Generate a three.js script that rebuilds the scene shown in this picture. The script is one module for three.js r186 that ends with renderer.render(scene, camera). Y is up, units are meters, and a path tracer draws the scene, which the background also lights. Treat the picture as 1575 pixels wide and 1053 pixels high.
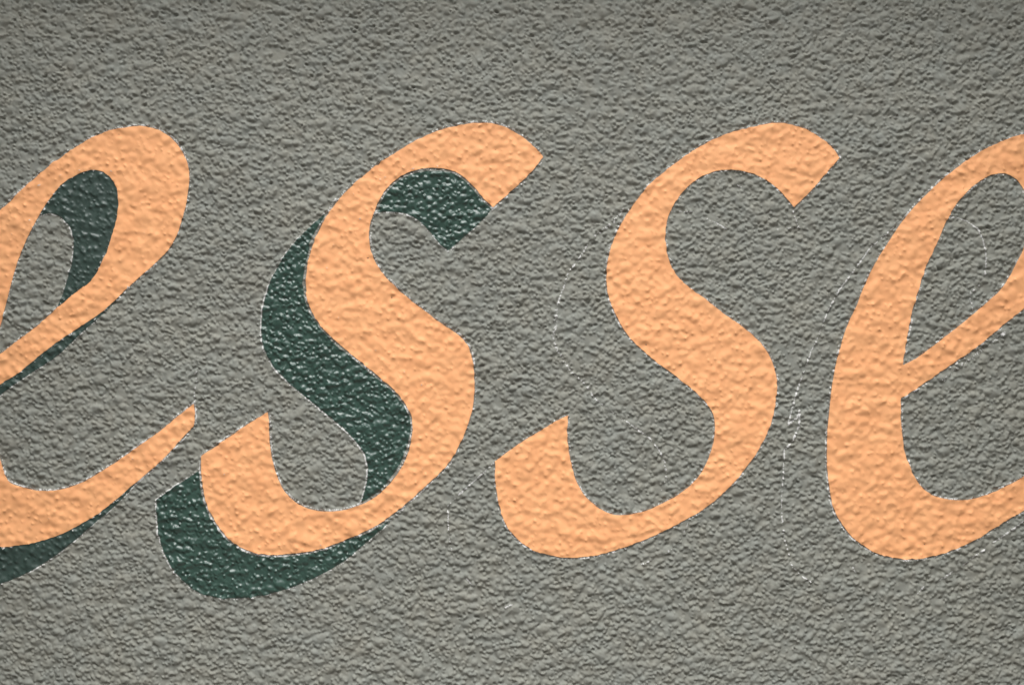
import * as THREE from 'three';
import { mergeGeometries } from 'three/addons/utils/BufferGeometryUtils.js';

// ------------------------------------------------------------------ camera
const S = 0.0006;              // metres on the wall per photograph pixel
const EYE = 1.5;               // height of the middle of the picture above the pavement
const scene = new THREE.Scene();
const FOV = 30;
const DIST = (1053 * S / 2) / Math.tan(FOV * Math.PI / 360);
const camera = new THREE.PerspectiveCamera(FOV, 1024 / 684, 0.05, 400);
camera.position.set(0, EYE, DIST);
camera.lookAt(0, EYE, 0);

// ------------------------------------------------------------------ overcast sky
{
  const W = 128, H = 64, d = new Float32Array(W * H * 4);
  for (let j = 0; j < H; j++) for (let i = 0; i < W; i++) {
    const el = ((j + 0.5) / H - 0.5) * Math.PI;               // row 0 is the nadir
    const s = Math.max(0, Math.sin(el));
    const L = 2.6 * (1 + 2 * s) / 3;                          // standard overcast sky
    const k = (j * W + i) * 4;
    d[k] = L * 0.99; d[k + 1] = L * 1.0; d[k + 2] = L * 1.015; d[k + 3] = 1;
  }
  const sky = new THREE.DataTexture(d, W, H, THREE.RGBAFormat, THREE.FloatType);
  sky.mapping = THREE.EquirectangularReflectionMapping;
  sky.magFilter = THREE.LinearFilter; sky.minFilter = THREE.LinearFilter;
  sky.needsUpdate = true;
  scene.background = sky;
  scene.environment = sky;
}
// the veiled sun, high above the street
const sun = new THREE.DirectionalLight(new THREE.Color(1.0, 0.97, 0.93), 1.1);
sun.position.set(-0.15, EYE + 5.2, 2.8);
sun.target.position.set(0, EYE, 0);
sun.castShadow = true;
sun.shadow.radius = 56;
sun.shadow.mapSize.set(2048, 2048);
Object.assign(sun.shadow.camera, { left: -4, right: 4, top: 4, bottom: -4, near: 0.1, far: 30 });
scene.add(sun, sun.target);

const renderer = new THREE.WebGLRenderer({ antialias: true });
renderer.setSize(1024, 684);
renderer.toneMapping = THREE.LinearToneMapping;
renderer.toneMappingExposure = 2.18;
renderer.shadowMap.enabled = true;

// ------------------------------------------------------------------ helpers
function rng(seed) {
  let a = seed >>> 0;
  return () => { a = (a + 0x6D2B79F5) | 0; let t = Math.imul(a ^ (a >>> 15), 1 | a);
    t = (t + Math.imul(t ^ (t >>> 7), 61 | t)) ^ t; return ((t ^ (t >>> 14)) >>> 0) / 4294967296; };
}
const PERM = new Uint8Array(512), GX = new Float32Array(256), GY = new Float32Array(256);
{
  const r = rng(77), p = Array.from({ length: 256 }, (_, i) => i);
  for (let i = 255; i > 0; i--) { const j = Math.floor(r() * (i + 1)); [p[i], p[j]] = [p[j], p[i]]; }
  for (let i = 0; i < 512; i++) PERM[i] = p[i & 255];
  for (let i = 0; i < 256; i++) { const a = r() * Math.PI * 2; GX[i] = Math.cos(a); GY[i] = Math.sin(a); }
}
function noise(x, y) {                                        // gradient noise, about -0.7 .. 0.7
  const xi = Math.floor(x), yi = Math.floor(y), fx = x - xi, fy = y - yi;
  const a = PERM[xi & 255], b = PERM[(xi + 1) & 255];
  const h00 = PERM[a + (yi & 255)], h10 = PERM[b + (yi & 255)], h01 = PERM[a + ((yi + 1) & 255)], h11 = PERM[b + ((yi + 1) & 255)];
  const u = fx * fx * fx * (fx * (fx * 6 - 15) + 10), v = fy * fy * fy * (fy * (fy * 6 - 15) + 10);
  const n00 = GX[h00] * fx + GY[h00] * fy, n10 = GX[h10] * (fx - 1) + GY[h10] * fy;
  const n01 = GX[h01] * fx + GY[h01] * (fy - 1), n11 = GX[h11] * (fx - 1) + GY[h11] * (fy - 1);
  return (n00 + (n10 - n00) * u) * (1 - v) + (n01 + (n11 - n01) * u) * v;
}
const taken = {};
function numbered(n) { const k = taken[n] = (taken[n] ?? -1) + 1; return k ? `${n}_${String(k).padStart(3, '0')}` : n; }
function mesh(name, geometry, material, parent) {
  const m = new THREE.Mesh(geometry, material);
  m.name = name; m.castShadow = m.receiveShadow = true; parent.add(m); return m;
}
function thing(name, label, category, group) {
  const g = new THREE.Group(); g.name = numbered(name); g.userData = { label, category };
  if (group) g.userData.group = group;
  scene.add(g); return g;
}
function structure(name, geometry, material) {
  const m = mesh(name, geometry, material, scene); m.userData.kind = 'structure'; return m;
}
const lin = (r, g, b) => new THREE.Color().setRGB(r, g, b);
const std = (color, roughness, more = {}) => new THREE.MeshStandardMaterial({ color, roughness, ...more });

// ------------------------------------------------------------------ the relief of the render coat
// u, v: position on the wall in photograph pixels (0.6 mm); x = (u - 787.5) S, y = EYE + (526.5 - v) S
const STEP = 1.6, U0 = -208, V0 = -64, NU = 1212, NV = 740;
const wx = u => (u - 787.5) * S, wy = v => EYE + (526.5 - v) * S;
const N = NU * NV;
const HW = new Float32Array(N);                               // bare render, metres
function stampGrains(H, nu, nv, step, u0, v0, seed, wrap) {
  const r = rng(seed), put = (cu, cv, rad, asp, ang, amp) => {
    const R = rad * Math.max(1, asp) * 1.05, ca = Math.cos(ang), sa = Math.sin(ang);
    const i0 = Math.floor((cu - R - u0) / step), i1 = Math.ceil((cu + R - u0) / step);
    const j0 = Math.floor((cv - R - v0) / step), j1 = Math.ceil((cv + R - v0) / step);
    for (let j = j0; j <= j1; j++) { if (!wrap && (j < 0 || j >= nv)) continue;
      for (let i = i0; i <= i1; i++) { if (!wrap && (i < 0 || i >= nu)) continue;
        const du = u0 + i * step - cu, dv = v0 + j * step - cv;
        const a = (du * ca + dv * sa) / (rad * asp), b = (-du * sa + dv * ca) / rad, q = a * a + b * b;
        if (q >= 1) continue;
        const k = ((j % nv + nv) % nv) * nu + ((i % nu + nu) % nu), e = (1 - q) * (1 - q) * amp;
        H[k] = Math.max(H[k], e) + 0.35 * Math.min(H[k], e);
      } } };
  const w = nu * step, h = nv * step;
  const sizes = [[16, 6, 11, 0.35, 0.8], [9, 3.6, 6.6, 0.4, 1.0], [6.2, 2.3, 4.2, 0.35, 0.85]];
  for (const [cell, r0, r1, a0, a1] of sizes) {
    const nx = Math.ceil(w / cell), ny = Math.ceil(h / cell);
    for (let y = 0; y < ny; y++) for (let x = 0; x < nx; x++) {
      const cu = u0 + (x + r()) * cell, cv = v0 + (y + r()) * cell, rad = r0 + (r1 - r0) * r() * r();
      const asp = 1.05 + 1.1 * r() * r(), ang = (r() - 0.5) * 1.3 - 0.18, amp = a0 + (a1 - a0) * r(), skip = r();
      const dense = 0.62 + 0.5 * noise(cu / 120 + 9, cv / 120);
      if (skip < dense) put(cu, cv, rad, asp, ang, amp * rad / r1);
    }
  }
  for (let k = 0; k < H.length; k++) H[k] = 0.75 * (1 - Math.exp(-1.35 * H[k]));      // paint levels the highest grains
  const pits = Math.round(w * h / 190), P = new Float32Array(H.length), keep = H;
  H = P;                                                        // holes the roller did not fill
  for (let q = 0; q < pits; q++) put(u0 + r() * w, v0 + r() * h, 2.2 + 3 * r() * r(), 1.2 + 1.1 * r(), (r() - 0.5) * 0.9 - 0.15, 0.08 + 0.42 * r() * r());
  for (let k = 0; k < P.length; k++) keep[k] -= P[k];
}
stampGrains(HW, NU, NV, STEP, U0, V0, 5, false);
for (let j = 0; j < NV; j++) for (let i = 0; i < NU; i++) {
  const u = U0 + i * STEP, v = V0 + j * STEP, k = j * NU + i;
  const wu = u + 5 * noise(u / 26, v / 22 + 50), wv = v + 5 * noise(u / 24 + 30, v / 26);
  const roll = 0.9 * noise(wu / 44, wv / 34) + 0.5 * noise(wu / 19 + 3, wv / 13) + 0.24 * noise(wu / 8.5, wv / 6.5 + 7);
  const fine = 0.16 * noise(u / 5.2, v / 4.6) + 0.07 * noise(u / 3.3 + 11, v / 3.3);
  HW[k] = (0.0045 * HW[k] + 0.0011 * roll + 0.0011 * fine);
}
function blur(src, radius) {                                  // box blur, twice
  const tmp = new Float32Array(N), out = new Float32Array(src), n = 2 * radius + 1;
  for (let pass = 0; pass < 2; pass++) {
    for (let j = 0; j < NV; j++) { let s = 0; const o = j * NU;
      for (let i = -radius; i <= radius; i++) s += out[o + Math.min(NU - 1, Math.max(0, i))];
      for (let i = 0; i < NU; i++) { tmp[o + i] = s / n; s += out[o + Math.min(NU - 1, i + radius + 1)] - out[o + Math.max(0, i - radius)]; } }
    for (let i = 0; i < NU; i++) { let s = 0;
      for (let j = -radius; j <= radius; j++) s += tmp[Math.min(NV - 1, Math.max(0, j)) * NU + i];
      for (let j = 0; j < NV; j++) { out[j * NU + i] = s / n; s += tmp[Math.min(NV - 1, j + radius + 1) * NU + i] - tmp[Math.max(0, j - radius) * NU + i]; } }
  }
  return out;
}
const mean = blur(HW, 7), soft = blur(HW, 1), softer = blur(HW, 2), softMix = soft.map((a, k) => 0.5 * a + 0.36 * softer[k] + 0.14 * mean[k]);
// a coat of paint follows the relief, rounds it and fills its pits up to a level
function coat(fill, base, lift, over) {
  const H = new Float32Array(N), w = 0.00022;
  for (let k = 0; k < N; k++) {
    const a = base[k], b = mean[k] - fill;
    const d = Math.max(-1, Math.min(1, (a - b) / (2 * w)));
    const m = Math.max(a, b) + (Math.abs(d) < 1 ? w * 0.5 * (1 - Math.abs(d)) * (1 - Math.abs(d)) : 0);
    H[k] = Math.max(m, HW[k] - over) + lift;
  }
  return H;
}
const HO = coat(0.0008, softMix, 0.0007, 0.0006);                       // the orange coat
const HG = coat(0.0009, HW, 0.0003, 0.0002);                        // the thick wet green coat
const HD = coat(0.0004, soft, 0.0003, 0.0002);                          // the dried green coat

function normalsOf(H) {
  const n = new Float32Array(N * 3), q = 2 * STEP * S;
  for (let j = 0; j < NV; j++) for (let i = 0; i < NU; i++) {
    const k = j * NU + i, il = Math.max(0, i - 1), ir = Math.min(NU - 1, i + 1), ju = Math.max(0, j - 1), jd = Math.min(NV - 1, j + 1);
    const gx = (H[j * NU + ir] - H[j * NU + il]) / q, gy = -(H[jd * NU + i] - H[ju * NU + i]) / q;
    const l = 1 / Math.hypot(gx, gy, 1);
    n[k * 3] = -gx * l; n[k * 3 + 1] = -gy * l; n[k * 3 + 2] = l;
  }
  return n;
}

// ------------------------------------------------------------------ outlines, traced in photograph pixels
// each contour is a list of smooth runs; runs meet at corners
function smoothRun(p) {
  if (p.length < 3) return p;
  return new THREE.CatmullRomCurve3(p.map(([x, y]) => new THREE.Vector3(x, y, 0)), false, 'centripetal')
    .getPoints(p.length * 4).map(q => [q.x, q.y]);
}
function contour(runs) { const o = []; for (const r of runs) { const s = smoothRun(r); s.pop(); o.push(...s); } return o; }

const S1 = [contour([
  [[836, 241], [813, 269], [786, 294], [758, 319]],
  [[758, 319], [745, 306], [731, 290], [714, 273], [699, 263.5], [680, 259], [656, 258.5], [635, 263], [615.6, 272], [598.5, 286], [585, 304], [575.5, 325], [569, 347], [567.5, 367], [571, 386], [577.5, 403], [588, 420], [608, 441], [631, 461], [654, 479], [680, 498.5], [704, 514], [718, 529], [726, 550], [730, 590], [728, 620], [721.5, 646], [707, 683], [690, 712], [666, 736], [640, 760], [614.6, 782], [589, 801], [559, 817.5], [529, 831], [499, 841.5], [469, 848.5], [439, 852], [409.5, 852], [384, 847], [362.5, 836], [343, 818], [328, 796], [317.6, 773], [312, 748], [309.5, 722], [309.5, 701]],
  [[309.5, 701], [335, 683.5], [375, 656.5], [412, 632.5]],
  [[412, 632.5], [413.5, 650], [415, 684], [420, 713], [428, 738], [438, 756], [456, 773], [478, 783], [499, 786.5], [521, 785.5], [546, 779.5], [572, 767], [593, 750], [610, 730], [623, 709], [631, 684], [635, 658], [631.5, 635], [621, 617], [604, 597], [580, 577], [555, 556], [529, 535], [507, 515], [488, 494], [475.5, 469], [470.5, 439], [473, 408], [479.5, 382], [490, 355], [507, 326], [528, 300], [551, 277], [577.5, 255.5], [604, 237.5], [631, 221], [657, 208], [684, 198], [710.5, 192], [737, 189.5], [760, 191], [780, 197], [803, 210], [819, 224], [836, 241]],
])];
const S2 = [contour([
  [[1291.5, 242.5], [1271, 266], [1248, 293], [1221, 319]],
  [[1221, 319], [1210, 305], [1195, 289], [1179, 277], [1157, 267], [1134, 261.5], [1111, 261.5], [1092, 266], [1073, 275], [1058, 287], [1044.7, 302], [1033.5, 319], [1027, 337], [1023.5, 359], [1024.5, 382], [1029.5, 401], [1037.5, 418], [1054, 437], [1077, 454], [1103.6, 474.5], [1130, 493.5], [1153, 511], [1172, 530], [1186, 551], [1193.5, 576], [1194.5, 603], [1188.5, 641], [1177, 671], [1161, 700], [1135, 734], [1108, 762], [1081, 783], [1051, 801], [1020.5, 816], [994, 828.5], [967, 839], [937, 848.5], [906, 855], [876, 857.5], [849, 854.5], [822.5, 846], [799.5, 831.5], [782.5, 813], [772.5, 792], [765.5, 766], [762, 736], [761.5, 708.5]],
  [[761.5, 708.5], [777, 697.5], [803, 679], [830, 662.5], [857, 646.5], [874, 638]],
  [[874, 638], [872, 664], [874.5, 690], [879.5, 717], [887, 740], [898.5, 760.5], [914, 776], [933, 787.5], [952, 792], [975, 789.5], [997.5, 783.5], [1020.5, 773], [1043, 761], [1062, 746], [1077.5, 728.5], [1089, 706], [1096.5, 683], [1099.5, 656], [1097, 637], [1087, 620], [1070, 602.5], [1051, 587], [1020.5, 564.5], [994, 543], [978, 529], [961, 509], [944.5, 478], [935, 450], [932.5, 424], [938, 386], [948, 359], [963, 332], [982, 304.5], [1001, 282], [1027.5, 259.5], [1054, 240], [1077, 225], [1103.5, 212], [1130, 202], [1157, 195.5], [1183, 190], [1203, 189.5], [1229, 195], [1252, 205.5], [1271, 219], [1284, 231.5], [1291.5, 242.5]],
])];
// the two e's: what one frame edge cuts off is taken from the other
const toE2 = ([x, y]) => [x + 1400, (y + 6 - 11 * 267 / 590) / (1 - 11 / 590)];
const toE1 = ([x, y]) => [x - 1400, y - 6 - 11 * (y - 267) / 590];
const e1Tail = [[298, 655], [278, 676], [248, 708], [214, 737], [179.5, 767], [145, 793], [111, 813], [81, 826], [51, 834.5], [21, 839]];
const e2Bottom = [[1575, 784], [1547.5, 800.5], [1523, 816], [1494.5, 832.5], [1466, 845], [1433, 855], [1401, 859], [1372, 857], [1339, 845.5], [1315, 829], [1296.5, 808], [1282.5, 782], [1276, 753], [1272.5, 716], [1272, 680], [1274, 647], [1278, 610], [1282.5, 577.5], [1290.5, 541], [1302, 504], [1316.5, 472], [1331, 436], [1347, 404.5], [1366, 373], [1384, 346], [1401, 324.5], [1423, 301], [1446, 279.5], [1469, 260], [1495, 241.5], [1521.5, 226], [1548, 215], [1575, 207]];
const e1Top = [[0, 331], [16.5, 309], [33, 292.5], [53, 274.5], [76, 255], [99.5, 238], [123, 222.5], [146, 210], [166, 201.5], [189.5, 197], [212.5, 194], [236, 197], [254, 205.5], [269.5, 218.5], [282, 237], [289, 255], [291, 276], [287.5, 306], [282, 331], [274, 356], [261, 381], [242.5, 401], [219, 422], [196, 443], [173, 465], [149.5, 485], [111, 510], [81, 531], [51, 554.5], [25.5, 575.5], [0, 593]];
const e2BarUnder = [[1575, 471], [1544.5, 498.5], [1519, 520], [1494.5, 539], [1466, 559], [1437, 579], [1409, 597.5], [1386, 612]];
const e2Bowl = [[1386, 612], [1385.5, 647], [1390, 684], [1398.5, 716], [1409, 738], [1425, 755], [1445.5, 765], [1474, 769], [1502.5, 765.5], [1527, 757], [1547.5, 747], [1575, 733]];
const e1Hook = [[12.8, 739], [32, 748], [60, 754.5], [89.5, 753], [124, 742.5], [149.5, 728.5], [179.5, 709.5], [209, 689.5], [239, 667.5], [269, 643.5], [298, 621]];
const e1Counter = [[5, 482], [11.5, 459], [18, 432.5], [26.5, 402.5], [37, 376], [50, 349], [63, 326], [76.5, 305], [93, 285], [109.5, 273], [126, 265], [143, 261], [157, 264], [169.5, 273], [178.5, 286], [182, 306], [180, 333], [173, 359], [166, 382.5], [156, 406], [140, 431], [116, 450], [90, 472], [63, 496], [25.5, 525], [0, 544]];
const e2Counter = [[1388, 562], [1391, 545], [1396.5, 511], [1404, 476.5], [1415.5, 435], [1430, 397], [1442, 373], [1454, 344], [1468.5, 317], [1484, 297.5], [1503, 281], [1522, 270], [1541, 266.5], [1560, 273], [1573, 287], [1579, 310], [1582, 345], [1575, 381], [1567, 398], [1554, 423], [1537, 447.5], [1514, 469], [1484, 493.5], [1453, 518.5], [1415, 547], [1388, 562]];
const E1 = [contour([
  [[298, 621], [299.5, 638], [298, 655]],
  [...e1Tail, ...e2Bottom.slice(6).map(toE1).filter(([x, y]) => x < -6), ...e1Top.slice(1, -1), ...e2BarUnder.slice(6).map(toE1)],
  [...e2Bowl.slice(0, 4).map(toE1), ...e1Hook],
]), contour([[toE1(e2Counter[0]), ...e1Counter, toE1(e2Counter[0])]])];
const E2 = [contour([
  [[298, 621], [299.5, 638], [298, 655]].map(toE2),
  [...e1Tail.slice(0, 3).map(toE2), ...e2Bottom, ...e1Top.slice(13, 26).map(toE2), ...e2BarUnder.slice(1)],
  [...e2Bowl, ...e1Hook.slice(7).map(toE2)],
]), contour([e2Counter])];
const shifted = (cs, du, dv) => cs.map(c => c.map(([x, y]) => [x + du, y + dv]));

// distance to the outline, negative inside; exact near the outline, clamped to BAND beyond
const BAND = 14;
function field(contours) {
  const F = new Float32Array(N).fill(BAND);
  const segs = [];
  for (const c of contours) for (let i = 0; i < c.length; i++) segs.push([...c[i], ...c[(i + 1) % c.length]]);
  for (const [ax, ay, bx, by] of segs) {
    const i0 = Math.max(0, Math.floor((Math.min(ax, bx) - BAND - U0) / STEP)), i1 = Math.min(NU - 1, Math.ceil((Math.max(ax, bx) + BAND - U0) / STEP));
    const j0 = Math.max(0, Math.floor((Math.min(ay, by) - BAND - V0) / STEP)), j1 = Math.min(NV - 1, Math.ceil((Math.max(ay, by) + BAND - V0) / STEP));
    const dx = bx - ax, dy = by - ay, L = dx * dx + dy * dy || 1e-9;
    for (let j = j0; j <= j1; j++) for (let i = i0; i <= i1; i++) {
      const px = U0 + i * STEP - ax, py = V0 + j * STEP - ay, t = Math.max(0, Math.min(1, (px * dx + py * dy) / L));
      const d = Math.hypot(px - t * dx, py - t * dy), k = j * NU + i;
      if (d < F[k]) F[k] = d;
    }
  }
  for (let j = 0; j < NV; j++) {
    const y = V0 + j * STEP + 1e-4, xs = [];
    for (const [ax, ay, bx, by] of segs) if ((ay > y) !== (by > y)) xs.push(ax + (y - ay) * (bx - ax) / (by - ay));
    xs.sort((a, b) => a - b);
    for (let q = 0; q + 1 < xs.length; q += 2) {
      const i0 = Math.max(0, Math.ceil((xs[q] - U0) / STEP)), i1 = Math.min(NU - 1, Math.floor((xs[q + 1] - U0) / STEP));
      for (let i = i0; i <= i1; i++) F[j * NU + i] *= -1;
    }
  }
  return F;
}
// the brush leaves an edge that wavers a little and is caught by the grains
function rough(F, amount, seed) {
  const o = new Float32Array(F);
  for (let j = 0; j < NV; j++) for (let i = 0; i < NU; i++) {
    const k = j * NU + i; if (Math.abs(F[k]) >= BAND) continue;
    const u = U0 + i * STEP, v = V0 + j * STEP;
    o[k] += amount * (1.5 * noise(u / 34 + seed, v / 34) + 1.3 * noise(u / 9 + seed, v / 9 + seed)) + (mean[k] - HW[k]) * 1000 * amount;
  }
  return o;
}

// the part of a coat where F < 0, cut along F = 0, with an edge down to the render
function layer(F, H, normals, thick, tint) {
  const pos = [], nor = [], col = [], idx = [], at = new Map();
  const P = (k) => [U0 + (k % NU) * STEP, V0 + Math.floor(k / NU) * STEP];
  const push = (u, v, h, nx, ny, nz) => { pos.push(wx(u), wy(v), h); nor.push(nx, ny, nz); if (tint) { const c = tint(u, v); col.push(c[0], c[1], c[2]); } return pos.length / 3 - 1; };
  const corner = k => { let q = at.get(k); if (q === undefined) { const [u, v] = P(k); q = push(u, v, H[k], normals[3 * k], normals[3 * k + 1], normals[3 * k + 2]); at.set(k, q); } return q; };
  const cut = (a, b) => { if (a > b) [a, b] = [b, a]; const key = N + a * 4 + (b - a === 1 ? 0 : b - a === NU ? 1 : b - a === NU + 1 ? 2 : 3);
    let q = at.get(key); if (q !== undefined) return q;
    const t = F[a] / (F[a] - F[b]), [ua, va] = P(a), [ub, vb] = P(b), L = (x, y) => x + (y - x) * t;
    q = push(L(ua, ub), L(va, vb), L(H[a], H[b]), L(normals[3 * a], normals[3 * b]), L(normals[3 * a + 1], normals[3 * b + 1]), L(normals[3 * a + 2], normals[3 * b + 2]));
    at.set(key, q); return q; };
  const rim = (a, b) => {                                     // a -> b with the paint on the left
    const o = [a, b].map(q => [pos[3 * q], pos[3 * q + 1], pos[3 * q + 2], col[3 * q], col[3 * q + 1], col[3 * q + 2]]);
    const ex = o[1][0] - o[0][0], ey = o[1][1] - o[0][1], l = Math.hypot(ex, ey); if (l < 1e-9) return;
    const nx = ey / l, ny = -ex / l, base = pos.length / 3;
    for (const dz of [0, thick]) for (const q of o) { pos.push(q[0], q[1], q[2] - dz); nor.push(nx * 0.8, ny * 0.8, 0.6); if (tint) col.push(q[3], q[4], q[5]); }
    idx.push(base, base + 2, base + 1, base + 1, base + 2, base + 3);
  };
  const tri = (a, b, c) => {                                  // counter-clockwise seen from the street
    const ia = F[a] < 0, ib = F[b] < 0, ic = F[c] < 0, n = ia + ib + ic;
    if (n === 0) return;
    if (n === 3) { idx.push(corner(a), corner(b), corner(c)); return; }
    const V = [a, b, c], I = [ia, ib, ic];
    if (n === 1) { const s = I.indexOf(true), p = V[s], q = V[(s + 1) % 3], r = V[(s + 2) % 3], x = cut(p, q), y = cut(p, r); idx.push(corner(p), x, y); rim(x, y); }
    else { const s = I.indexOf(false), p = V[s], q = V[(s + 1) % 3], r = V[(s + 2) % 3], x = cut(p, q), y = cut(p, r); const Q = corner(q), R = corner(r); idx.push(Q, R, x, R, y, x); rim(y, x); }
  };
  for (let j = 0; j + 1 < NV; j++) for (let i = 0; i + 1 < NU; i++) {
    const a = j * NU + i, b = a + 1, c = a + NU, d = c + 1;
    if (F[a] >= 0 && F[b] >= 0 && F[c] >= 0 && F[d] >= 0) continue;
    tri(a, c, d); tri(a, d, b);
  }
  const g = new THREE.BufferGeometry();
  g.setAttribute('position', new THREE.Float32BufferAttribute(pos, 3));
  g.setAttribute('normal', new THREE.Float32BufferAttribute(nor, 3));
  if (tint) g.setAttribute('color', new THREE.Float32BufferAttribute(col, 3));
  g.setIndex(idx);
  return g;
}

// ------------------------------------------------------------------ materials
const greyTint = (u, v) => {                                   // roller marks and slight batches of colour in the grey paint
  const a = 1 + 0.07 * noise(u / 210, v / 90) + 0.06 * noise(u / 48 + 5, v / 40) + 0.07 * noise(u / 7, v / 7 + 3);
  const w = 0.035 * noise(u / 70 + 20, v / 60) + 0.03 * noise(u / 16, v / 16 + 40);
  return [a * (1 + w), a, a * (1 - w)];
};
const orangeTint = (u, v) => {
  const a = 1 + 0.05 * noise(u / 60 + 8, v / 26) + 0.05 * noise(u / 9, v / 7);
  const w = 0.05 * noise(u / 30, v / 30 + 4);
  return [a, a * (1 + w), a * (1 + 1.5 * w)];
};
const greenTint = (u, v) => { const a = 1 + 0.16 * noise(u / 40, v / 40 + 2) + 0.14 * noise(u / 10 + 6, v / 10); return [a, a, a]; };
const M = {
  render: std(lin(0.177, 0.1805, 0.156), 0.84, { vertexColors: true }),
  orange: std(lin(0.71, 0.334, 0.146), 0.74, { vertexColors: true }),
  wetGreen: std(lin(0.028, 0.060, 0.047), 0.31, { vertexColors: true }),
  dryGreen: std(lin(0.027, 0.049, 0.041), 0.44, { vertexColors: true }),
  chalk: std(lin(0.45, 0.45, 0.435), 0.95),
};

// ------------------------------------------------------------------ the wall
{
  const wall = thing('rendered_wall', 'grey painted wall with a coarse pebbly render coat behind the lettering', 'wall');
  const pos = new Float32Array(N * 3), col = new Float32Array(N * 3), idx = new Uint32Array((NU - 1) * (NV - 1) * 6);
  for (let j = 0; j < NV; j++) for (let i = 0; i < NU; i++) {
    const u = U0 + i * STEP, v = V0 + j * STEP, k = j * NU + i;
    pos[3 * k] = wx(u); pos[3 * k + 1] = wy(v); pos[3 * k + 2] = HW[k];
    const c = greyTint(u, v); col[3 * k] = c[0]; col[3 * k + 1] = c[1]; col[3 * k + 2] = c[2];
  }
  let q = 0;
  for (let j = 0; j + 1 < NV; j++) for (let i = 0; i + 1 < NU; i++) {
    const a = j * NU + i, b = a + 1, c = a + NU, d = c + 1;
    idx[q++] = a; idx[q++] = c; idx[q++] = d; idx[q++] = a; idx[q++] = d; idx[q++] = b;
  }
  const g = new THREE.BufferGeometry();
  g.setAttribute('position', new THREE.BufferAttribute(pos, 3));
  g.setAttribute('normal', new THREE.BufferAttribute(normalsOf(HW), 3));
  g.setAttribute('color', new THREE.BufferAttribute(col, 3));
  g.setIndex(new THREE.BufferAttribute(idx, 1));
  mesh('render_coat', g, M.render, wall);

  // the rest of the wall round it: the same coat as fine relief of the material
  const T = 1024, tile = T * STEP, hb = new Float32Array(T * T);
  stampGrains(hb, T, T, STEP, 0, 0, 8, true);
  const data = new Uint8Array(T * T * 4);
  for (let k = 0; k < T * T; k++) { const x = Math.min(255, 70 + 200 * hb[k] + 20 * noise((k % T) / 4, Math.floor(k / T) / 4)); data[4 * k] = data[4 * k + 1] = data[4 * k + 2] = x; data[4 * k + 3] = 255; }
  const bump = new THREE.DataTexture(data, T, T);
  bump.wrapS = bump.wrapT = THREE.RepeatWrapping; bump.magFilter = THREE.LinearFilter; bump.minFilter = THREE.LinearMipmapLinearFilter; bump.generateMipmaps = true; bump.needsUpdate = true;
  const far = std(lin(0.177, 0.1805, 0.156), 0.84, { bumpMap: bump, bumpScale: 0.0026 });
  const x0 = wx(U0), x1 = wx(U0 + (NU - 1) * STEP), y1 = wy(V0), y0 = wy(V0 + (NV - 1) * STEP), X = 3.2, Y = 3.1, Z = 0.0007;
  const slab = (a, b, c, d) => { const s = new THREE.BoxGeometry(b - a, d - c, 0.3).translate((a + b) / 2, (c + d) / 2, Z - 0.15);
    const p = s.attributes.position, uv = s.attributes.uv; for (let i = 0; i < p.count; i++) uv.setXY(i, p.getX(i) / (tile * S), p.getY(i) / (tile * S)); return s; };
  mesh('wall_body', mergeGeometries([slab(-X, x0, 0, Y), slab(x1, X, 0, Y), slab(x0, x1, 0, y0), slab(x0, x1, y1, Y)]), far, wall);
  // piers and course added out of view to darken the panel's sides and top
  const added_pier = (a, b, c, d, e) => { const s = new THREE.BoxGeometry(b - a, d - c, e).translate((a + b) / 2, (c + d) / 2, e / 2 + 0.002);
    const p = s.attributes.position, n = s.attributes.normal, uv = s.attributes.uv; for (let i = 0; i < p.count; i++) uv.setXY(i, (p.getX(i) + (Math.abs(n.getX(i)) > 0.5 ? p.getZ(i) : 0)) / (tile * S), (p.getY(i) + (Math.abs(n.getY(i)) > 0.5 ? p.getZ(i) : 0)) / (tile * S)); return s; };
  mesh('added_pier', added_pier(-1.5, -0.605, 0, Y, 0.36), far, wall);
  mesh('added_pier', added_pier(0.605, 1.5, 0, Y, 0.36), far, wall);
  mesh('added_course', added_pier(-0.605, 0.605, EYE + 0.49, EYE + 0.61, 0.095), far, wall);
  mesh('wall_core', new THREE.BoxGeometry(x1 - x0, y1 - y0, 0.25).translate((x0 + x1) / 2, (y0 + y1) / 2, -0.14), far, wall);
}

// ------------------------------------------------------------------ the painted letters
const nO = normalsOf(HO), nG = normalsOf(HG), nD = normalsOf(HD);
const pinhole = Float32Array.from({ length: 40000 }, (_, i) => mean[i * 20] - HW[i * 20]).sort()[39990];
function letter(key, contours, label, green) {
  const t = thing('painted_letter', label, 'letter', 'letters painted on the grey wall');
  const F = field(contours), R = rough(F, 0.5, contours[0][0][0] % 17);
  if (green) {
    const G = field(shifted(contours, green.du, green.dv)), RG = rough(G, 0.5, 3.3 + green.gap), C = new Float32Array(N);
    for (let k = 0; k < N; k++) {
      const i = k % NU, j = (k / NU) | 0, u = U0 + i * STEP, v = V0 + j * STEP;
      const gap = green.gap * (1 + 0.9 * noise(u / 45 + 1, v / 45)) ;
      C[k] = Math.max(RG[k], gap - R[k]);
    }
    const d = mesh('drop_shadow', layer(C, green.wet ? HG : HD, green.wet ? nG : nD, 0.0007, greenTint), green.wet ? M.wetGreen : M.dryGreen, t);
    d.userData.label = green.label;
  }
  for (let k = 0; k < N; k++) R[k] = Math.max(R[k], (mean[k] - HW[k] - pinhole) * 2500);   // pits the brush did not reach
  const f = mesh('letter_face', layer(R, HO, nO, 0.0009, orangeTint), M.orange, t);
  f.userData.label = 'matt peach orange paint of the letter';
  return F;
}
const DU = -69, DV = 67;
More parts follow.
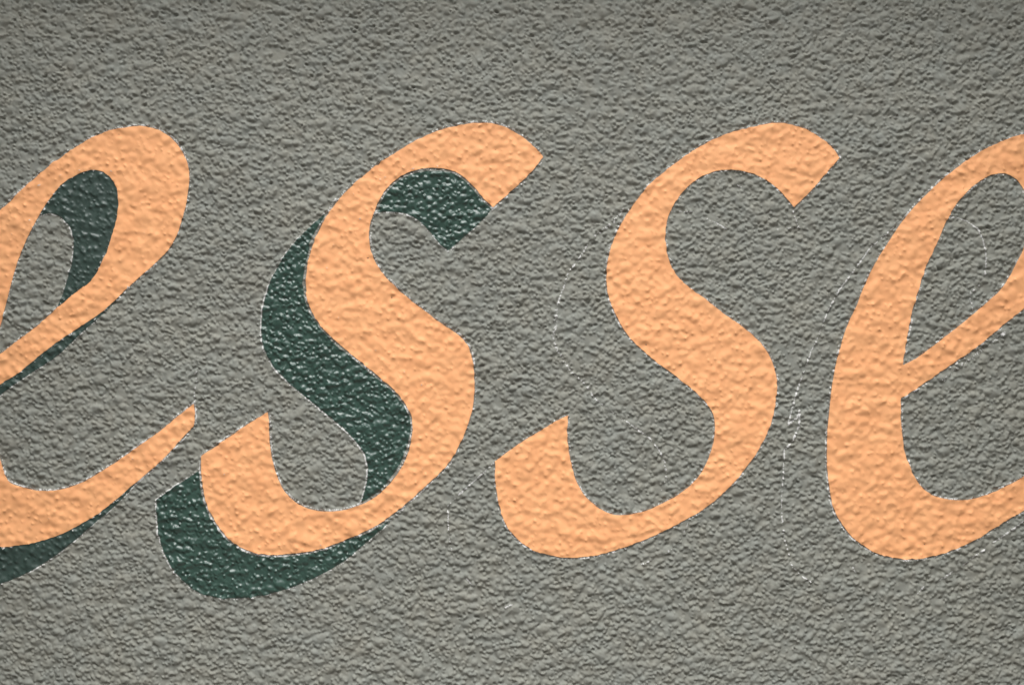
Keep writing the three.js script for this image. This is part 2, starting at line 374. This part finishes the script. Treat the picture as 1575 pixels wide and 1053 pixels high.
letter('e1', E1, 'peach orange letter e with a dull dark green drop shadow in its loop', { du: DU, dv: DV, gap: 0.6, wet: false, label: 'dry dark green paint' });
letter('s1', S1, 'peach orange letter s with a wet glossy dark green drop shadow', { du: DU, dv: DV, gap: 4.2, wet: true, label: 'wet glossy dark green paint' });
letter('s2', S2, 'peach orange letter s without green, only chalk lines beside it');
letter('e2', E2, 'peach orange letter e without green, only chalk lines in its loop');

// ------------------------------------------------------------------ chalk lines: chalk caught on the tops of the grains
function heightAt(H, u, v) {                                  // on the same triangles as the render coat
  const x = (u - U0) / STEP, y = (v - V0) / STEP, i = Math.max(0, Math.min(NU - 2, Math.floor(x))), j = Math.max(0, Math.min(NV - 2, Math.floor(y)));
  const fx = x - i, fy = y - j, k = j * NU + i, a = H[k], b = H[k + 1], c = H[k + NU], d = H[k + NU + 1];
  return fy > fx ? a + (c - a) * fy + (d - c) * fx : a + (b - a) * fx + (d - b) * fy;
}
// paths: [points, half width in pixels, how much of the line is left 0..1]
function chalk(paths, seed, spots = [], lift = 0.00012) {
  const Q = 0.8, cells = new Map(), r = rng(seed);
  for (const [pts, wide, left] of paths) { const half = 0.8 * wide; for (let s = 0; s + 1 < pts.length; s++) {
    const [ax, ay] = pts[s], [bx, by] = pts[s + 1], dx = bx - ax, dy = by - ay, L = dx * dx + dy * dy || 1e-9;
    if (Math.max(ax, bx) < -200 || Math.min(ax, bx) > 1722) continue;
    const m = half + 2;
    for (let j = Math.floor((Math.min(ay, by) - m) / Q); j <= Math.ceil((Math.max(ay, by) + m) / Q); j++)
      for (let i = Math.floor((Math.min(ax, bx) - m) / Q); i <= Math.ceil((Math.max(ax, bx) + m) / Q); i++) {
        const u = i * Q, v = j * Q, t = Math.max(0, Math.min(1, ((u - ax) * dx + (v - ay) * dy) / L));
        const d = Math.hypot(u - ax - t * dx, v - ay - t * dy); if (d > m) continue;
        const f = left * (1 - (d / half) ** 2 * 0.8), key = (j + 4000) * 8192 + (i + 2000), o = cells.get(key);
        if (o === undefined || f > o) cells.set(key, f);
      }
  } }
  const amount = (i, j) => {
    const f = cells.get((j + 4000) * 8192 + (i + 2000)); if (f === undefined) return -1;
    const u = i * Q, v = j * Q;
    const grain = (heightAt(HW, u, v) - heightAt(mean, u, v)) * 230, wear = 0.55 * noise(u / 38 + seed, v / 38) + 0.35 * noise(u / 13, v / 13 + seed);
    const fleck = 1.2 * noise(u / 2.2 + seed, v / 2.2) + 0.5 * noise(u / 5.5, v / 5.5 + seed);
    let more = 0;
    for (const [su, sv, sr, sb] of spots) { const q = ((u - su) ** 2 + (v - sv) ** 2) / (sr * sr); if (q < 6) more = Math.max(more, sb * Math.exp(-q)); }
    if (f <= 0) return -1;
    return f + more * Math.min(1, f * 4) + wear * 0.36 + grain + fleck - 0.43;
  };
  const pos = [], nor = [], idx = [];
  const vert = (x, y) => { const u = x * Q, v = y * Q, e = 0.8;
    const gx = (heightAt(HW, u + e, v) - heightAt(HW, u - e, v)) / (2 * e * S), gy = -(heightAt(HW, u, v + e) - heightAt(HW, u, v - e)) / (2 * e * S), l = 1 / Math.hypot(gx, gy, 1);
    pos.push(wx(u), wy(v), heightAt(HW, u, v) + lift); nor.push(-gx * l, -gy * l, l); return pos.length / 3 - 1; };
  const memo = new Map(), A = (i, j) => { const k = (j + 4000) * 8192 + i + 2000; let a = memo.get(k); if (a === undefined) { a = amount(i, j); memo.set(k, a); } return a; };
  const clip = (p) => { const out = []; for (let s = 0; s < 3; s++) { const a = p[s], b = p[(s + 1) % 3], fa = A(...a), fb = A(...b);
    if (fa > 0) out.push(a); if ((fa > 0) !== (fb > 0)) { const t = fa / (fa - fb); out.push([a[0] + (b[0] - a[0]) * t, a[1] + (b[1] - a[1]) * t]); } }
    if (out.length < 3) return; const n = out.map(o => vert(...o)); for (let s = 1; s + 1 < n.length; s++) idx.push(n[0], n[s], n[s + 1]); };
  for (const key of cells.keys()) { const i = key % 8192 - 2000, j = Math.floor(key / 8192) - 4000;
    clip([[i, j], [i, j + 1], [i + 1, j + 1]]); clip([[i, j], [i + 1, j + 1], [i + 1, j]]); }
  const g = new THREE.BufferGeometry();
  g.setAttribute('position', new THREE.Float32BufferAttribute(pos, 3)); g.setAttribute('normal', new THREE.Float32BufferAttribute(nor, 3)); g.setIndex(idx);
  return g;
}
function grown(c, d) {                                        // a contour moved outwards by d pixels
  let area = 0; for (let i = 0; i < c.length; i++) { const [a, b] = c[i], [p, q] = c[(i + 1) % c.length]; area += a * q - p * b; }
  const s = area > 0 ? 1 : -1, o = c.map(([x, y], i) => { const [a, b] = c[(i + c.length - 1) % c.length], [p, q] = c[(i + 1) % c.length], l = Math.hypot(p - a, q - b) || 1; return [x + s * d * (q - b) / l, y - s * d * (p - a) / l]; });
  o.push(o[0]); return o;
}
function chalkThing(label, parts) {
  const t = thing('chalk_outline', label, 'chalk line', 'white chalk guide lines on the wall');
  for (const [name, paths, seed, spots] of parts) mesh(name, chalk(paths, seed, spots), M.chalk, t);
  return t;
}
const round = (cs, d, half, left) => cs.map((c, i) => [grown(c, i ? -d : d), half, left]);
chalkThing('white chalk specks along the edges of the e with green shadow', [
  ['letter_line', round(E1, 2.0, 2.2, 0.2), 2, [[265, 215, 40, 0.5], [200, 196, 40, 0.35], [25, 305, 35, 0.45], [72, 318, 24, 0.4], [296, 635, 30, 0.6], [30, 748, 40, 0.6], [110, 748, 50, 0.4], [200, 695, 60, 0.4], [160, 266, 26, 0.25]]],
  ['shadow_line', [...round(shifted(E1, DU, DV), 1.2, 1.6, 0.24), [[[305, 566], [299, 576], [303, 586], [299, 604], [300, 622]], 1.6, 0.35]], 3, [[90, 340, 40, 0.4], [108, 400, 30, 0.3], [205, 745, 26, 0.35], [90, 850, 60, 0.3]]],
]);
chalkThing('white chalk specks along the edges of the s with wet green shadow', [
  ['letter_line', round(S1, 2.4, 2.2, 0.2), 4, [[345, 825, 45, 0.6], [420, 853, 50, 0.6], [500, 845, 40, 0.4], [716, 528, 34, 0.5], [415, 690, 40, 0.35], [430, 750, 30, 0.4], [350, 672, 40, 0.5], [312, 720, 30, 0.4], [700, 195, 50, 0.3], [775, 198, 34, 0.35], [645, 762, 26, 0.55], [500, 788, 50, 0.4], [570, 380, 34, 0.35], [755, 322, 16, 0.4], [632, 660, 40, 0.2]]],
  ['shadow_line', [...round(shifted(S1, DU, DV), 1.4, 1.8, 0.26), [[[516, 306], [511, 314], [505, 321]], 2.2, 0.6]], 5, [[402, 480, 60, 0.5], [440, 580, 50, 0.5], [500, 640, 50, 0.5], [556, 700, 40, 0.55], [562, 760, 30, 0.45], [246, 800, 50, 0.5], [265, 745, 40, 0.45], [262, 860, 40, 0.3], [620, 335, 50, 0.3], [680, 385, 20, 0.4], [430, 400, 40, 0.2]]],
]);
chalkThing('broken white chalk outline of a shadow beside the s without green', [
  ['letter_line', round(S2, 1.8, 2.0, 0.18), 6, [[1200, 190, 60, 0.3], [1280, 230, 30, 0.35], [1278, 262, 26, 0.4], [945, 480, 40, 0.45], [800, 828, 40, 0.6], [890, 858, 50, 0.3], [1045, 762, 40, 0.3], [1085, 620, 30, 0.25], [1165, 525, 26, 0.4], [1130, 740, 40, 0.35], [880, 720, 40, 0.2], [1050, 245, 30, 0.3]]],
  ['shadow_line', [
    [[[958, 322], [944, 341], [930, 352], [916, 362]], 3.4, 0.34], [[[903, 377], [896, 389], [885, 405], [874, 419], [867, 442], [860, 460]], 1.9, 0.62],
    [[[860, 460], [855.5, 476], [855, 500], [851, 516], [855, 533], [864, 550], [880, 572]], 2.8, 0.36],
    [[[884, 576], [902, 592], [911, 608], [926, 622]], 2.0, 0.46], [[[940, 632], [968, 651], [977, 658]], 1.6, 0.3], [[[977, 658], [998, 672], [1014, 692], [1023, 711]], 2.0, 0.62], [[[1023, 711], [1025, 736], [1018, 756]], 2.2, 0.28],
    [[[759, 712], [733, 736], [706, 760]], 1.9, 0.7], [[[700, 766], [689, 777]], 1.6, 0.3], [[[689, 777], [689, 800]], 1.7, 0.58], [[[689, 800], [690, 824], [695, 848]], 1.6, 0.34], [[[717, 889], [728, 901]], 1.8, 0.42], [[[778, 934], [787, 929]], 2.2, 0.2],
    [[[1031, 325], [1069, 325.5]], 1.5, 0.5], [[[1084, 335], [1102, 343], [1118, 353]], 1.7, 0.5], [[[1219, 322], [1229, 350]], 1.8, 0.44], [[[1229, 350], [1196, 352]], 1.4, 0.3], [[[1135, 285], [1140, 288]], 2, 0.5],
    [[[1058, 802], [1056, 812], [1040, 840], [1010, 858], [985, 868]], 1.8, 0.16],
  ], 7],
]);
chalkThing('broken white chalk outline of a shadow beside the e without green', [
  ['letter_line', round(E2, 2.0, 2.1, 0.2), 8, [[1438, 284, 20, 0.6], [1400, 322, 26, 0.4], [1397, 505, 40, 0.35], [1285, 795, 40, 0.6], [1318, 832, 26, 0.5], [1550, 744, 26, 0.45], [1445, 764, 26, 0.25], [1545, 435, 40, 0.25], [1274, 720, 30, 0.25]]],
  ['shadow_line', [
    [[[1385, 340], [1362, 361], [1341, 378]], 1.6, 0.5], [[[1341, 378], [1305, 427], [1290, 446], [1269, 488]], 1.9, 0.62], [[[1269, 488], [1258, 520], [1247, 541], [1233, 581]], 1.7, 0.34], [[[1233, 581], [1226, 600], [1215, 639], [1212, 652]], 2.2, 0.62],
    [[[1212, 652], [1226, 642], [1230, 630], [1229, 655], [1220, 676], [1206, 693]], 2.4, 0.66], [[[1206, 693], [1205, 728], [1202, 764], [1203, 798]], 1.7, 0.46], [[[1203, 798], [1206, 825], [1218, 870], [1232, 884], [1247, 895]], 1.7, 0.32], [[[1312, 872], [1316, 880]], 1.8, 0.5],
    [[[1461, 334], [1471, 333.5], [1488, 340], [1505, 353], [1512.5, 371]], 1.8, 0.64], [[[1512.5, 371], [1517, 391], [1515, 427]], 2.0, 0.56], [[[1510, 436], [1491, 452], [1497, 477]], 2.4, 0.26],
    [[[1544, 512], [1505, 543], [1474, 565], [1451, 585]], 3.2, 0.34], [[[1575, 800], [1560, 812], [1528, 834]], 2.0, 0.6], [[[1516, 844], [1502, 853], [1482, 868]], 2.0, 0.64], [[[1466, 878], [1446, 892]], 2.0, 0.6], [[[1420, 902], [1408, 916]], 2.0, 0.4],
  ], 9],
]);

// ------------------------------------------------------------------ the street the wall stands in (outside the picture)
structure('pavement', new THREE.BoxGeometry(60, 0.12, 1.6).translate(0, -0.06, 0.8), std(lin(0.16, 0.145, 0.125), 0.9));
structure('road', new THREE.PlaneGeometry(400, 400).rotateX(-Math.PI / 2).translate(0, -0.124, 0), std(lin(0.06, 0.06, 0.06), 0.9));
{  // house out of view, placed to block low sky and reflect dark in wet green
  const b = thing('unseen_opposite_house', 'unseen dark brick house across the street that hides the low sky from the wall', 'building');
  const m = std(lin(0.12, 0.09, 0.075), 0.9), glass = std(lin(0.02, 0.022, 0.024), 0.1), white = std(lin(0.6, 0.6, 0.57), 0.6);
  mesh('wall', new THREE.BoxGeometry(44, 7.2, 6).translate(0, 3.6 - 0.12, 11), m, b);
  for (const y of [1.6, 4.4]) for (let x = -18; x <= 18; x += 3) { if (y < 2 && x === 0) continue;
    const f = mesh('window', new THREE.BoxGeometry(1.1, 1.5, 0.06).translate(x, y, 7.98), white, b);
    for (const s of [-1, 1]) mesh('pane', new THREE.BoxGeometry(0.46, 1.34, 0.02).translate(x + s * 0.25, y, 7.945), glass, f); }
  mesh('door', new THREE.BoxGeometry(1, 2.1, 0.06).translate(0, 0.95, 7.98), std(lin(0.05, 0.06, 0.08), 0.5), b);
  const shape = new THREE.Shape([new THREE.Vector2(-3.3, 0), new THREE.Vector2(3.3, 0), new THREE.Vector2(0, 1.8)]);
  mesh('roof', new THREE.ExtrudeGeometry(shape, { depth: 44.4, bevelEnabled: false }).rotateY(Math.PI / 2).translate(-22.2, 7.084, 11), std(lin(0.08, 0.07, 0.07), 0.85), b);
}
renderer.render(scene, camera);
